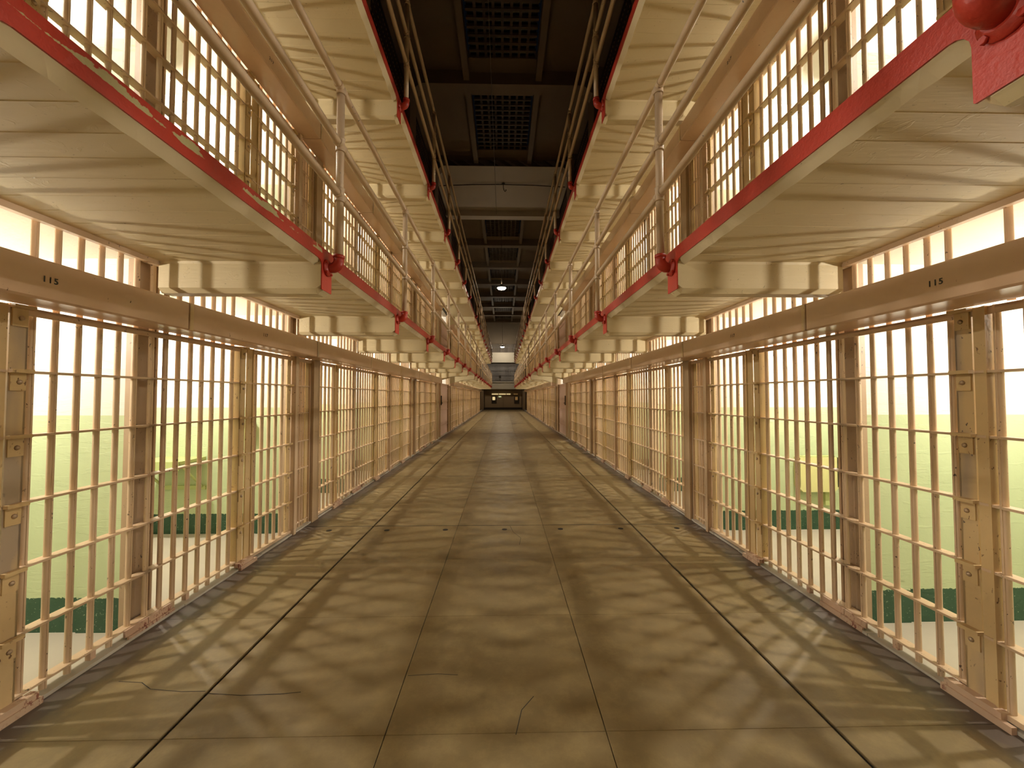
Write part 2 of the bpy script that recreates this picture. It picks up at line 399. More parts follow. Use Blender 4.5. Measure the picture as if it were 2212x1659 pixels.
# ------------------------------------------------------------------ barred fronts
def bar_profile(s):
    pr = []
    for j in range(12):
        a = 2 * PI * j / 12; pr.append((0.0142 * math.cos(a), 0.0142 * math.sin(a)))
    return pr
def bar_shape(m, s, x, y, z0, z1):
    m.extr_z([(x + a, y + b_) for a, b_ in bar_profile(s)], z0, z1, True)
    # flat rib down the corridor side of the tool-proof bar
    m.box(x - s * 0.0125, x - s * 0.0166, y - 0.0035, y + 0.0035, z0, z1)
def strap_shape(m, x, ya, yb, z, bars=()):
    m.box(x - 0.027, x + 0.027, ya, yb, z - 0.0055, z + 0.0055)
def clip_shape(m, s, w, top):
    # bent clip: plate on the stile and tab along the strap
    m.box(0, -s * 0.006, -w / 2, w / 2, -0.085, -0.005)
    m.box(0.01, -s * 0.03, -w / 2 - 0.012, w / 2 + 0.012, -0.006, 0.010)
M_BARS = (0.115, 0.215, 0.32, 0.425, 0.53, 0.638, 0.745)
M_STILE = (0.80, 0.872); M_DPLATE = (0.886, 0.962); M_DBARS = (1.025, 1.132, 1.238, 1.345, 1.45); M_DREAR = (1.535, 1.60); M_JAMB = (1.612, 1.655)
N_BARS = (1.085, 1.182, 1.288, 1.393, 1.498, 1.602)
N_STILE = (0.978, 1.047); N_DPLATE = (0.916, 0.967); N_DBARS = (0.893, 0.79, 0.685, 0.58); N_DREAR = (0.452, 0.512); N_JAMB = None
POSTY = (0.312, 0.432)
NEARK = (-1, 0, 1, 2, 3)
def front(s, t, k):
    z = t * P; y0 = front_start(k); yh = bay_start(s, k); ty = TYPE[k]; near = k in NEARK
    full = M_BARS if ty == 'M' else N_BARS
    stile = M_STILE if ty == 'M' else N_STILE
    g = empty('cell_grille', (s * XB[s], y0, z))
    nm = cellname(s, t, k)
    tag(g, 'tan fixed bar grille of the ' + nm, 'grille', 'fixed grilles')
    # bars: full height in the fixed panel, short ones in the transom over the door
    short = []
    lo, hi = (M_DPLATE[0], 1.60) if ty == 'M' else (0.16, N_STILE[0])
    y = lo + 0.05
    while y < hi - 0.02: short.append(y); y += 0.107
    extra = [0.012] if ty == 'M' else []      # the bar that stands in front of the partition
    if ty == 'N' and k >= -1: extra = [0.075, 0.135, 0.19]
    if ty == 'M' and k > -2 and TYPE.get(k - 1) == 'M': extra = [0.03]
    allfull = list(full) + extra
    zt = SOF - 0.002
    if near:
        mf = cached(('bar_full', s), lambda m: bar_shape(m, s, 0, 0, 0.004, zt), 'tan_paint')
        ms = cached(('bar_short', s), lambda m: bar_shape(m, s, 0, 0, HB + 0.004, zt), 'tan_paint')
        for yy in allfull: put('bar', mf, g, (0, yy, 0))
        for yy in short: put('transom_bar', ms, g, (0, yy, 0))
    else:
        def allb(m):
            for yy in allfull: bar_shape(m, s, 0, yy, 0.004, zt)
            for yy in short: bar_shape(m, s, 0, yy, HB + 0.004, zt)
        o = put('bars', cached(('bars', s, ty, tuple(extra)), allb, 'tan_paint'), g); o['kind'] = 'stuff'
    ya, yb = (-0.02, stile[1]) if ty == 'M' else (stile[0], W + 0.03)
    def strap1(m): strap_shape(m, 0, ya, yb, 0)
    def rail(m):  m.box(-0.03, 0.03, 0.0, W, -0.006, 0.006); m.box(s * -0.03, s * -0.022, 0, W, -0.03, 0.006)
    me = cached(('strap', s, ty), strap1, 'tan_paint')
    mr = cached(('toprail', s), rail, 'tan_paint')
    for zz in STRAPS[:-1]: put('strap', me, g, (0, 0, zz))
    put('head_rail', mr, g, (0, 0, STRAPS[-1]))
    put('soffit_angle', cached(('soffit_angle', s), lambda m: (m.box(-s * 0.02, -s * 0.05, 0, W, -0.03, 0), m.box(-s * 0.02, s * 0.03, 0, W, -0.006, 0)), 'tan_paint'), g, (0, 0, SOF))
    if ty == 'N':
        def strap2(m): strap_shape(m, 0.008 * s, 0.05, 0.295, 0)
        m2 = cached(('strap2', s), strap2, 'tan_paint')
        for zz in STRAPS[:-1]: put('recess_strap', m2, g, (0, 0, zz))
        rs = put('recess_stile', cached(('rstile', s), lambda m: m.box(-s * 0.01, s * 0.006, 0.225, 0.29, 0.02, HB), 'ochre_paint'), g)
        put('recess_angle', cached(('rangle', s), lambda m: m.box(-s * 0.03, s * 0.03, 0.292, 0.303, 0.0, HB), 'tan_paint'), g)
    else:
        put('jamb', cached(('jamb', s), lambda m: (m.box(-s * 0.062, s * 0.03, M_JAMB[0], M_JAMB[0] + 0.010, 0, HB), m.box(-s * 0.068, -s * 0.056, M_JAMB[0], M_JAMB[1], 0, HB)), 'tan_paint'), g)
    st = put('stile', cached(('stile', s, ty, k if k in (0, 2, 5) else 9), lambda m: (m.box(s * -0.030, s * -0.018, stile[0], stile[1], 0.03, HB), m.box(s * -0.03, s * 0.03, stile[0] if ty == 'M' else stile[1] - 0.008, (stile[0] + 0.008) if ty == 'M' else stile[1], 0.03, HB)), {0: 'stain_paint', 2: 'rust_paint', 5: 'rust_paint'}.get(k, 'ochre_paint')), g)
    sc_ = (stile[0] + stile[1]) / 2
    mcl = cached(('clip', s), lambda m: clip_shape(m, s, 0.058, True), 'ochre_paint')
    mbo = cached(('bolt', s), lambda m: m.dome((0, 0, 0), (-s, 0, 0), 0.0115, 0.009, 8), 'bolt_metal')
    if k <= 6:
        for zz in STRAPS[1:]:
            c_ = put('clip', mcl, st, (-s * 0.030, sc_, zz))
            put('bolt', mbo, c_, (-s * 0.006, 0.004, -0.047))
    # feet under the bottom strap and the sill plate
    fy = full[2] if ty == 'M' else full[3]
    put('foot', cached(('foot', s), lambda m: m.box(-0.014, 0.014, -0.014, 0.014, 0.0, 0.06), 'sill_paint'), g, (-s * 0.008, fy, 0))
    for (a, b_) in ((0.0, 0.165), (-0.15, -0.005)) if ty == 'M' else ():
        put('sill_plate', cached(('sillp', s, a), lambda m: (m.box(-s * 0.03, -s * 0.042, a, b_, 0.030, 0.068), m.box(-s * 0.042, -s * 0.054, a + 0.01, b_ + 0.012, 0.0, 0.031)), 'sill_paint'), g)
    put('floor_guide', cached(('guide', s, ty), lambda m: (m.box(-s * 0.03, -s * 0.07, stile[0] - 0.02, stile[1] + 0.09, 0.025, 0.058) if ty == 'M' else m.box(-s * 0.03, -s * 0.07, stile[0] - 0.09, stile[1] + 0.06, 0.025, 0.058),
                                                       m.box(-s * 0.055, -s * 0.078, stile[0] - 0.01, stile[1] + 0.13, 0.0, 0.03) if ty == 'M' else m.box(-s * 0.055, -s * 0.078, stile[0] - 0.13, stile[1] + 0.07, 0.0, 0.03)), 'sill_paint'), g)

    # ---- the sliding door, hung from the housing in front of the grille plane
    d = empty('cell_door', (s * (XB[s] - 0.014), y0, z))
    tag(d, 'tan sliding barred door of the ' + nm, 'cell door', 'sliding doors')
    plate, dbars, rear = (M_DPLATE, M_DBARS, M_DREAR) if ty == 'M' else (N_DPLATE, N_DBARS, N_DREAR)
    zb0, zb1 = 0.045, HB - 0.006
    if near:
        mf = cached(('dbar', s), lambda m: bar_shape(m, s, 0, 0, zb0, zb1), 'tan_paint')
        for yy in dbars: put('bar', mf, d, (0, yy, 0))
    else:
        def alld(m):
            for yy in dbars: bar_shape(m, s, 0, yy, zb0, zb1)
        o = put('bars', cached(('dbars', s, ty), alld, 'tan_paint'), d); o['kind'] = 'stuff'
    e0, e1 = min(plate + rear), max(plate + rear)
    md = cached(('dstrap', s, ty), lambda m: strap_shape(m, 0, e0 + 0.005, e1 - 0.003, 0), 'tan_paint')
    for zz in STRAPS[1:-1]: put('strap', md, d, (0, 0, zz))
    put('bottom_rail', cached(('dbot', s, ty), lambda m: m.box(-0.03, 0.03, e0, e1, 0.028, 0.052), 'tan_paint'), d)
    put('lock_stile', cached(('dplate', s, ty), lambda m: (m.box(-s * 0.022, -s * 0.010, plate[0], plate[1], 0.03, zb1), m.box(-s * 0.030, s * 0.030, (plate[1] - 0.01) if ty == 'M' else plate[0], plate[1] if ty == 'M' else plate[0] + 0.01, 0.03, zb1)), 'ochre_paint'), d)
    rs = put('rear_stile', cached(('drear', s, ty, k in (3, 4, 6)), lambda m: m.box(-s * 0.006, s * 0.008, rear[0], rear[1], 0.03, zb1), 'rust_paint' if k in (3, 4, 6) else 'ochre_paint'), d)
    if k <= 6:
        mcl2 = cached(('clip2', s, ty), lambda m: clip_shape(m, s, (rear[1] - rear[0]) * 0.85, True), 'ochre_paint')
        for zz in STRAPS[1:]:
            c_ = put('clip', mcl2, rs, (-s * 0.006, sum(rear) / 2, zz))
            put('bolt', mbo, c_, (-s * 0.006, 0.004, -0.047))

    # ---- housing box of the door mechanism
    h = put('door_housing', cached(('housing', s), lambda m: m.cbox(s * XH, s * (XB[s] + 0.0 - 0.035), 0.004, W - 0.004, HB, HT, 0.009), 'housing_paint'), None, (0, yh, z))
    tag(h, 'tan steel door-mechanism housing over the ' + nm, 'housing', 'door housings')
    put('joint_strip', cached(('jstrip', s), lambda m: (m.box(s * (XH - 0.002), s * (XH + 0.01), 0.006, 0.034, HB + 0.004, HT - 0.003),), 'stain_paint'), h)
    num = {(0, 0): '115', (0, 1): '117', (1, 1): '217'}.get((t, k))
    if num:
        cu = bpy.data.curves.new('number', 'FONT'); cu.body = num; cu.size = 0.036; cu.extrude = 0.0004; cu.align_x = 'CENTER'; cu.space_character = 1.25; cu.offset = 0.0006
        tmp = bpy.data.objects.new('tmp', cu); COL.objects.link(tmp)
        bpy.context.view_layer.update()
        me = bpy.data.meshes.new_from_object(tmp.evaluated_get(bpy.context.evaluated_depsgraph_get())); bpy.data.objects.remove(tmp, do_unlink=True)
        me.materials.clear(); me.materials.append(MAT['black_ink'])
        yn = {(-1, '115'): 1.738, (1, '115'): 1.689, (-1, '117'): 3.285, (1, '117'): 3.235, (-1, '217'): 3.296, (1, '217'): 3.213}[(s, num)] - yh
        zn = {'115': 1.886, '117': 1.888, '217': 1.876}[num]
        o = put('number', me, h, (s * (XH - 0.0012), yn, zn), (PI / 2, 0, -s * PI / 2)); o['label'] = 'black stencilled number %s' % num
    # ---- lamp of the cell; black shade added to keep its light off the ceiling
    la = put('cell_lamp', cached('lamp_holder', lambda m: (m.tube([(0, 0, 0), (0, 0, -0.02), (0, 0, -0.03)], [0.05, 0.05, 0.03], 14), m.tube([(0, 0, -0.03), (0, 0, -0.175)], 0.014, 10), m.tube([(0, 0, -0.17), (0, 0, -0.178), (0, 0, -0.195), (0, 0, -0.197)], [0.03, 0.06, 0.135, 0.136], 18)), 'black_enamel'),
             None, (s * 3.22, y0 + W / 2 + 0.03, z + SOF - 0.005))
    tag(la, 'ceiling bulb with an added light-blocking shade inside the ' + nm, 'lamp', 'cell lamps')
    ld = bpy.data.lights.new('bulb', 'POINT'); ld.energy = LAMP_W; ld.color = LAMP_COL; ld.shadow_soft_size = 0.026
    lo_ = bpy.data.objects.new('bulb', ld); COL.objects.link(lo_); lo_.parent = la; lo_.location = (0, 0, -0.26)
for s in (-1, 1):
    for t in (0, 1):
        for k in list(NEAR) + list(FAR): front(s, t, k)
        # square steel columns by the doors that follow a pair
        for k in (2, 5, 7, 10, 13, 16):
            zz = t * P
            o = put('steel_column', cached(('column', s), lambda m: (m.box(-s * 0.060, s * 0.075, POSTY[0], POSTY[1], 0.0, HB + 0.002), m.box(-s * 0.062, -s * 0.056, POSTY[1], POSTY[1] + 0.022, 0.0, HB)), 'post_paint'), None, (s * XB[s], front_start(k), zz))
            tag(o, 'brown square steel column beside the door of the ' + cellname(s, t, k), 'column', 'steel columns')

# ------------------------------------------------------------------ galleries: slab, brackets, red edge
BY = {-1: -0.004, 1: -0.003}       # near face of a bracket from the housing joint
BT = 0.1377
def bracket_ys(s):
    ys = [bay_start(s, k) + BY[s] for k in range(-2, 7)] + [Y0[s] + PASS0 + BY[s]]
    ys += [Y0[s] + PASS1 + (j) * W + BY[s] for j in range(0, 13)]
    if s < 0: ys[2] -= 0.06
    return ys
LEG = 2.0695
def slab_shape(m, s, ln):
    random.seed(11)
    n = max(1, round(ln / 0.131)); d = ln / n; xi = XB[s] - 0.045
    # top, edge, chamfer
    m.add([(s * XS, 0, TOP), (s * xi, 0, TOP), (s * xi, ln, TOP), (s * XS, ln, TOP)], [(0, 1, 2, 3)])
    xc = XS + 0.040
    m.add([(s * XS, 0, TOP), (s * XS, ln, TOP), (s * XS, ln, 2.257), (s * XS, 0, 2.257)], [(0, 1, 2, 3)])
    hs = [random.uniform(-0.0018, 0.0008) for _ in range(n)]
    for i in range(n):
        z = SOF + hs[i]; a, b_ = i * d, (i + 1) * d
        m.add([(s * xc, a, z), (s * xi, a, z), (s * xi, b_, z), (s * xc, b_, z)], [(0, 1, 2, 3)])
        z2 = SOF + hs[(i + 1) % n]
        m.add([(s * xc, b_, z), (s * xi, b_, z), (s * xi, b_, z2), (s * xc, b_, z2)], [(0, 1, 2, 3)])
        # little fin of cement squeezed between two boards
        m.add([(s * xc, b_ - 0.003, z), (s * xi, b_ - 0.003, z), (s * xi, b_, z - 0.002), (s * xc, b_, z - 0.002), (s * xi, b_ + 0.003, z2), (s * xc, b_ + 0.003, z2)], [(0, 1, 2, 3), (3, 2, 4, 5)])
        pass
def lip_shape(m, s, ln):
    random.seed(5); n = max(2, round(ln / 0.05)); v = []
    for i in range(n + 1):
        y = ln * i / n; w_ = XS + 0.044 + random.uniform(-0.003, 0.004)
        v += [(s * XS, y, 2.255), (s * w_, y, SOF - 0.018), (s * (w_ + 0.006), y, SOF + 0.003)]
    m.add(v, [(3 * i + a, 3 * i + a + 1, 3 * i + a + 4, 3 * i + a + 3) for i in range(n) for a in (0, 1)])
def bracket_shape(m, s, haunch):
    c = 0.028; xw = XB[s] - 0.045; x0 = XS + 0.003
    def sec(x, zb): return [(x, 0, SOF + 0.03), (x, 0, zb + c), (x, c, zb), (x, BT - c, zb), (x, BT, zb + c), (x, BT, SOF + 0.03)]
    LB = LEG - 0.024
    stn = [(x0, LEG - 0.002), (x0 + 0.03, LB), (xw - 0.55, LB - 0.02), (xw, LB - 0.17)] if haunch else [(x0, LEG - 0.002), (x0 + 0.03, LB), (xw, LB)]
    vs = [];
    for x, zb in stn: vs += [(s * a, b_, c_) for a, b_, c_ in sec(x, zb)]
    n = 6; fs = [tuple(range(n)), tuple(range(len(vs) - 1, len(vs) - n - 1, -1))]
    for q in range(len(stn) - 1): fs += [(q * n + i, q * n + (i + 1) % n, (q + 1) * n + (i + 1) % n, (q + 1) * n + i) for i in range(n)]
    m.add(vs, fs)
    # rough fillet where the bracket meets the soffit
    m.extr_x([(-0.010, SOF + 0.004), (0.0, SOF - 0.016), (BT, SOF - 0.016), (BT + 0.010, SOF + 0.004)], s * (XS + 0.047), s * xw)
def band_shape(m, s, ln):
    # red band with the leg painted on the bracket end; outline in (y, z), z = 0 at the top edge
    zb = 2.2535 - TOP; zl = LEG - TOP; r = 0.05; c = 0.003
    pr = [(0, 0), (0, zl + c)] 
    pr = [(ln, 0), (0, 0)]
    # leg spans y 0..BT, left fillet belongs to the previous bay so mirror it at the far end
    pr += [(0.0, zb - r * 0.6), (0.0, zl + c), (c, zl), (BT - c, zl), (BT, zl + c), (BT, zb - r)]
    for i in range(1, 5):
        a = PI / 2 * i / 4; pr.append((BT + r - r * math.cos(a), zb - r + r * math.sin(a)))
    pr += [(ln - r, zb)]
    for i in range(1, 5):
        a = PI / 2 * i / 4; pr.append((ln - r + r * math.sin(a) * 0.999, zb - r * 0.6 * (1 - math.cos(a))))
    m.extr_x(pr, s * (XS - 0.004), s * (XS + 0.002))
def elbow_pts(s):
    r = 0.05; pts = [(s * (XS - 0.002), 0, 0)]
    xe = XS - 0.079
    for i in range(7):
        a = PI / 2 * i / 6; pts.append((s * (xe + 0.045 - 0.045 * math.sin(a)), 0, 0.045 - 0.045 * math.cos(a)))
    pts.append((s * xe, 0, 0.075)); return pts
RAILS = (0.362, 0.692, 1.070)
XP = XS - 0.079
for s in (-1, 1):
    ys = bracket_ys(s)
    for t in (0, 1):
        z = t * P
        wk = struct(empty('floor_gallery', (0, ys[0], z)), 'cream concrete gallery walkway of the %s %s tier with red edge' % (SIDE[s], TIER[t + 1]))
        rl = empty('gallery_railing', (0, ys[0], z + TOP)); tag(rl, 'tan three-rail pipe railing of the %s %s gallery with red elbow sockets' % (SIDE[s], TIER[t + 1]), 'railing', 'gallery railings')
        for i, y in enumerate(ys):
            ln = (ys[i + 1] - y) if i + 1 < len(ys) else 1.5
            dy = y - ys[0]; lk = round(ln, 3)
            put('slab', cached(('slab', s, lk), lambda m: slab_shape(m, s, ln), 'cream_concrete'), wk, (0, dy, 0))
            put('edge_lip', cached(('lip', s, lk), lambda m: lip_shape(m, s, ln), 'cream_smooth'), wk, (0, dy, 0))
            ha = abs(y - (Y0[s] + PASS0 + BY[s])) < 0.01 or abs(y - (Y0[s] + PASS1 + BY[s])) < 0.01
            put('bracket', cached(('bracket', s, ha), lambda m: bracket_shape(m, s, ha), 'cream_concrete'), wk, (0, dy, 0))
            pl = (s == -1 and t == 0 and i in (2, 1))
            put('edge_band', cached(('band', s, lk, pl), lambda m: band_shape(m, s, ln), 'red_paint_peeling' if pl else 'red_paint'), wk, (0, dy, TOP))
            # railing
            yc = dy + BT / 2
            el = put('elbow_socket', cached(('elbow', s), lambda m: (m.tube(elbow_pts(s), [0.030, 0.031, 0.033, 0.034, 0.034, 0.034, 0.033, 0.032, 0.031], 14), m.tube([(s * XP, 0, 0.062), (s * XP, 0, 0.066), (s * XP, 0, 0.080), (s * XP, 0, 0.084)], [0.032, 0.036, 0.036, 0.032], 14)), 'red_paint'), rl, (0, yc, -0.112))
            put('flange', cached(('flange', s), lambda m: m.tube([(s * (XS - 0.004), 0, 0), (s * (XS - 0.013), 0, 0), (s * (XS - 0.017), 0, 0), (s * (XS - 0.026), 0, 0)], [0.054, 0.054, 0.042, 0.036], 18), 'red_paint'), el)
            for q in (-1, 1):
                for q2 in (-1, 1): put('flange_bolt', cached(('fbolt', s), lambda m: m.tube([(0, 0, 0), (-s * 0.012, 0, 0)], 0.009, 6), 'red_paint'), el, (s * (XS - 0.012), q * 0.034, q2 * 0.034))
            put('post', cached(('rpost', s), lambda m: m.tube([(s * XP, 0, -0.04), (s * XP, 0, RAILS[2])], 0.0245, 14), 'pipe_paint'), rl, (0, yc, 0))
            for j, rz in enumerate(RAILS):
                put('tee_fitting', cached(('tee', s, j == 2), lambda m: (m.tube([(s * XP, 0, -0.045), (s * XP, 0, -0.036), (s * XP, 0, 0.004 if j == 2 else 0.036), (s * XP, 0, 0.005 if j == 2 else 0.045)], [0.032, 0.029, 0.029, 0.0255 if j == 2 else 0.032], 14),
                                                                         m.tube([(s * XP, -0.046, 0), (s * XP, -0.038, 0), (s * XP, 0.038, 0), (s * XP, 0.046, 0)], [0.028, 0.0265, 0.0265, 0.028], 14)), 'pipe_paint'), rl, (0, yc, rz))
                rr = 0.0230
                put('rail', cached(('rail', s, lk), lambda m: m.tube([(s * XP, 0, 0), (s * XP, ln, 0)], rr, 12, False), 'pipe_paint'), rl, (0, yc, rz))

# ------------------------------------------------------------------ cross passage half-way down the block
for s in (-1, 1):
    y = Y0[s] + PASS0
    for t in (0, 1):
        z = t * P
        g = empty('passage_screen', (s * XB[s], y, z)); tag(g, 'pink sheet-steel screen across the %s %s-tier passage' % (SIDE[s], TIER[t]), 'screen', 'passage screens')
        for i in range(8):
            put('sheet', cached(('sheet', s), lambda m: m.box(-0.006, 0.006, 0.0, 0.235, 0.02, 1.86), 'pink_paint'), g, (s * 0.01, 0.95 + i * 0.238, 0))
        for zz in (0.35, 0.92, 1.22, 1.7):
            put('strap', cached(('pstrap', s), lambda m: m.box(-s * 0.012, s * 0.0, 0.95, 2.85, -0.02, 0.02), 'pink_paint'), g, (-s * 0.0, 0, zz))
        for yy, wd in ((0.36, 0.09), (0.85, 0.10), (2.86, 0.07)):
            put('screen_post', cached(('ppost', s, wd), lambda m: m.box(-s * 0.055, s * 0.06, 0, wd, 0.0, SOF - 0.002), 'post_paint'), g, (0, yy, 0))
        if t == 0: put('lever', cached(('lever', s), lambda m: (m.box(-s * 0.05, -s * 0.09, 0.88, 0.91, 1.1, 1.42), m.box(-s * 0.05, -s * 0.12, 0.885, 0.905, 1.16, 1.185)), 'dark_brown'), g)
        la = put('passage_lamp', CACHE['lamp_holder'], None, (s * 3.22, y + 1.55, z + SOF - 0.005)); tag(la, 'ceiling bulb with an added light-blocking shade behind the %s %s-tier passage screen' % (SIDE[s], TIER[t]), 'lamp', 'passage lamps')  # holder mesh carries the same added shade
        ld = bpy.data.lights.new('bulb', 'POINT'); ld.energy = LAMP_W; ld.color = LAMP_COL; ld.shadow_soft_size = 0.026
        lo_ = bpy.data.objects.new('bulb', ld); COL.objects.link(lo_); lo_.parent = la; lo_.location = (0, 0, -0.26)
        put('side_jamb', cached(('pinkjamb', s), lambda m: m.box(s * 0.02, s * 0.05, 0.5, 0.82, 0.1, 1.86), 'pink_paint'), g)

# ------------------------------------------------------------------ top storey walls, piers, screens
ZT = 2 * P
CZ = 8.87                           # underside of the roof beams
PY = [2.67 + 3.4 * i for i in range(-1, 12)]
for s in (-1, 1):
    struct(put('wall_upper_%s' % SIDE[s], cached(('upwall', s), lambda m: m.box(s * 2.2, s * 2.35, -3, YEND - 5, ZT - 0.1, 7.0), 'roof_paint')), 'unseen blank wall added to block light at the %s top-tier cells' % SIDE[s])  # plain wall out of view, added in place of cell fronts to block light
    for i, y in enumerate(PY):
        if y > YEND - 3: continue
        def pier(m, s=s):
            m.box(s * 2.16, s * 2.42, -0.32, 0.32, 6.9, CZ + 0.5)
        o = struct(put('wall_pier', cached(('pier', s), pier, 'roof_paint'), None, (0, y, 0)), 'painted pier carrying roof beam, %s %s' % (SIDE[s], ORDW[i + 1]))
    for i in range(len(PY) - 1):
        if PY[i + 1] > YEND - 3: continue
        sc = put('mesh_screen', cached(('screenp', s), lambda m: m.box(s * 2.30, s * 2.31, 0, 2.70, 7.0, CZ - 0.02), 'screen_dark'), None, (0, PY[i] + 0.35, 0))
        tag(sc, 'dark rivetted mesh screen high on the %s, %s bay from the camera' % (SIDE[s], ORDW[i + 1]), 'screen', 'high mesh screens')
        def dots(m, s=s):
            for r in range(7):
                for q in range(27):
                    y_ = 0.06 + q * 0.1; z_ = 7.2 + r * 0.24
                    m.box(s * 2.292, s * 2.30, y_, y_ + 0.045, z_, z_ + 0.03)
        o = put('rivets', cached(('dots', s), dots, 'screen_dot'), sc); o['kind'] = 'stuff'

# ------------------------------------------------------------------ roof
roof = struct(empty('ceiling', (0, 0, 0)), 'dark painted roof with cross beams and skylights')
def cpan(m):
    for x0, x1 in ((-5.2, -0.80), (0.80, 5.2)):
        m.box(x0, x1, -3.2, YEND, CZ + 0.34, CZ + 0.46)
put('roof_slab', cached('roofslab', cpan, 'roof_paint'), roof)
SKY = 0
beam_me = cached('beam', lambda m: (m.extr_y([(-2.3, CZ), (2.3, CZ), (2.3, CZ + 0.4), (-2.3, CZ + 0.4)], -0.16, 0.16),
                                    m.extr_y([(-2.3, CZ - 0.32), (-1.95, CZ + 0.01), (-2.3, CZ + 0.01)], -0.16, 0.16), m.extr_y([(2.3, CZ - 0.32), (2.3, CZ + 0.01), (1.95, CZ + 0.01)], -0.16, 0.16)), 'roof_paint')
for y in PY: put('roof_beam', beam_me, roof, (0, y, 0))
mun = cached('muntins', lambda m: [m.box(-0.75 + 1.5 * q / 8 - 0.028, -0.75 + 1.5 * q / 8 + 0.028, -1.15, 1.15, CZ + 0.30, CZ + 0.36) for q in range(1, 8)] and
             [m.box(-0.75, 0.75, -1.15 + 2.3 * q / 12 - 0.028, -1.15 + 2.3 * q / 12 + 0.028, CZ + 0.29, CZ + 0.365) for q in range(13)], 'dark_muntin')
pane = cached('pane', lambda m: m.box(-0.07, 0.07, -0.072, 0.072, CZ + 0.345, CZ + 0.352), 'glass_black')
panes = cached('panes', lambda m: [m.box(-0.75 + 0.1875 * (a + .5) - .07, -0.75 + 0.1875 * (a + .5) + .07, -1.15 + 2.3 / 12 * (b_ + .5) - .072, -1.15 + 2.3 / 12 * (b_ + .5) + .072, CZ + .345, CZ + .352) for a in range(8) for b_ in range(12)], 'glass_black')
for i in range(len(PY) - 1):
    yc = (PY[i] + PY[i + 1]) / 2
    solid = abs(yc - 14.57) < 0.5
    if solid:
        put('solid_panel', cached('solidpanel', lambda m: (m.box(-2.28, 2.28, -1.86, 1.56, CZ - 0.005, CZ + 0.2), m.box(-2.28, 2.28, 1.2, 1.54, CZ - 0.24, CZ)), 'panel_white'), roof, (0, yc, 0)); continue
    SKY += 1
    wdw = struct(put('window_%d' % SKY, mun, None, (0, yc, 0)), 'dark gridded skylight in the roof, %s from the camera end' % ORDW[SKY])
    put('window_frame', cached('curb', lambda m: [m.box(x - 0.07, x + 0.07, -1.56, 1.56, CZ + 0.08, CZ + 0.4) for x in (-0.86, 0.86)] and [m.box(-0.8, 0.8, a, b_, CZ + 0.28, CZ + 0.46) for a, b_ in ((-1.56, -1.14), (1.14, 1.56))], 'roof_paint'), wdw)
    if SKY in (3, 4):
        for a in range(8):
            for b_ in range(12): put('pane', pane, wdw, (-0.75 + 0.1875 * (a + .5), -1.15 + 2.3 / 12 * (b_ + .5), 0))
    else:
        o = put('panes', panes, wdw); o['kind'] = 'stuff'
tag(put('ceiling_cable', cached('cable', lambda m: m.tube([(-0.262, 0, CZ - 0.16), (-0.255, 16.1, CZ - 0.16)], 0.008, 6), 'wire')), 'thin cable strung lengthwise below the roof', 'cable')
tag(put('cross_wire', cached('crosswire', lambda m: m.tube([(-2.2, 13.75, CZ - 0.11), (-1.1, 13.75, CZ - 0.06), (0, 13.75, CZ - 0.04), (1.1, 13.75, CZ - 0.06), (2.2, 13.75, CZ - 0.11)], 0.014, 6), 'dark_brown')), 'dark wire crossing the pale roof panel', 'wire')
tag(put('ceiling_hook', cached('hook', lambda m: (m.tube([(0, 0, 0.12), (0, 0, -0.05)], 0.012, 8), m.tube([(0, 0, -0.05), (0.03, 0, -0.16), (0.06, 0, -0.19), (0.09, 0, -0.16), (0.09, 0, -0.12)], 0.014, 8), m.tube([(0, 0, 0.09), (0, 0, 0.1)], 0.06, 10)), 'dark_brown'), None, (0.02, 13.7, CZ - 0.125)), 'dark iron hook hanging from the pale roof panel', 'hook')

# pendant lamps
def pendant(x, y, z, label, pw):
    r = empty('pendant_lamp', (x, y, z)); tag(r, label, 'lamp', 'pendant lamps')
    put('cord', cached(('pcord', z), lambda m: m.tube([(0, 0, 0.2), (0, 0, CZ + 0.3 - z)], 0.012, 6), 'wire'), r)
    put('shade', cached('pshade', lambda m: m.tube([(0, 0, 0.22), (0, 0, 0.16), (0, 0, 0.08), (0, 0, 0.04)], [0.05, 0.10, 0.19, 0.215], 20, False), 'enamel'), r)
    put('diffuser', cached('pbulb', lambda m: m.tube([(0, 0, 0.06), (0, 0, 0.03), (0, 0, -0.02), (0, 0, -0.05)], [0.20, 0.205, 0.16, 0.04], 20), 'bulb_glow'), r)
    l = bpy.data.lights.new('bulb', 'POINT'); l.energy = pw; l.color = (1, 0.86, 0.66); l.shadow_soft_size = 0.1
    o = bpy.data.objects.new('bulb', l); COL.objects.link(o); o.parent = r; o.location = (0, 0, -0.18)
pendant(-0.06, 18.5, 6.43, 'nearer glowing pendant lamp hanging high over the corridor', 30)
pendant(-0.08, 39.6, 6.29, 'farther small pendant lamp hanging before the end wall', 150)

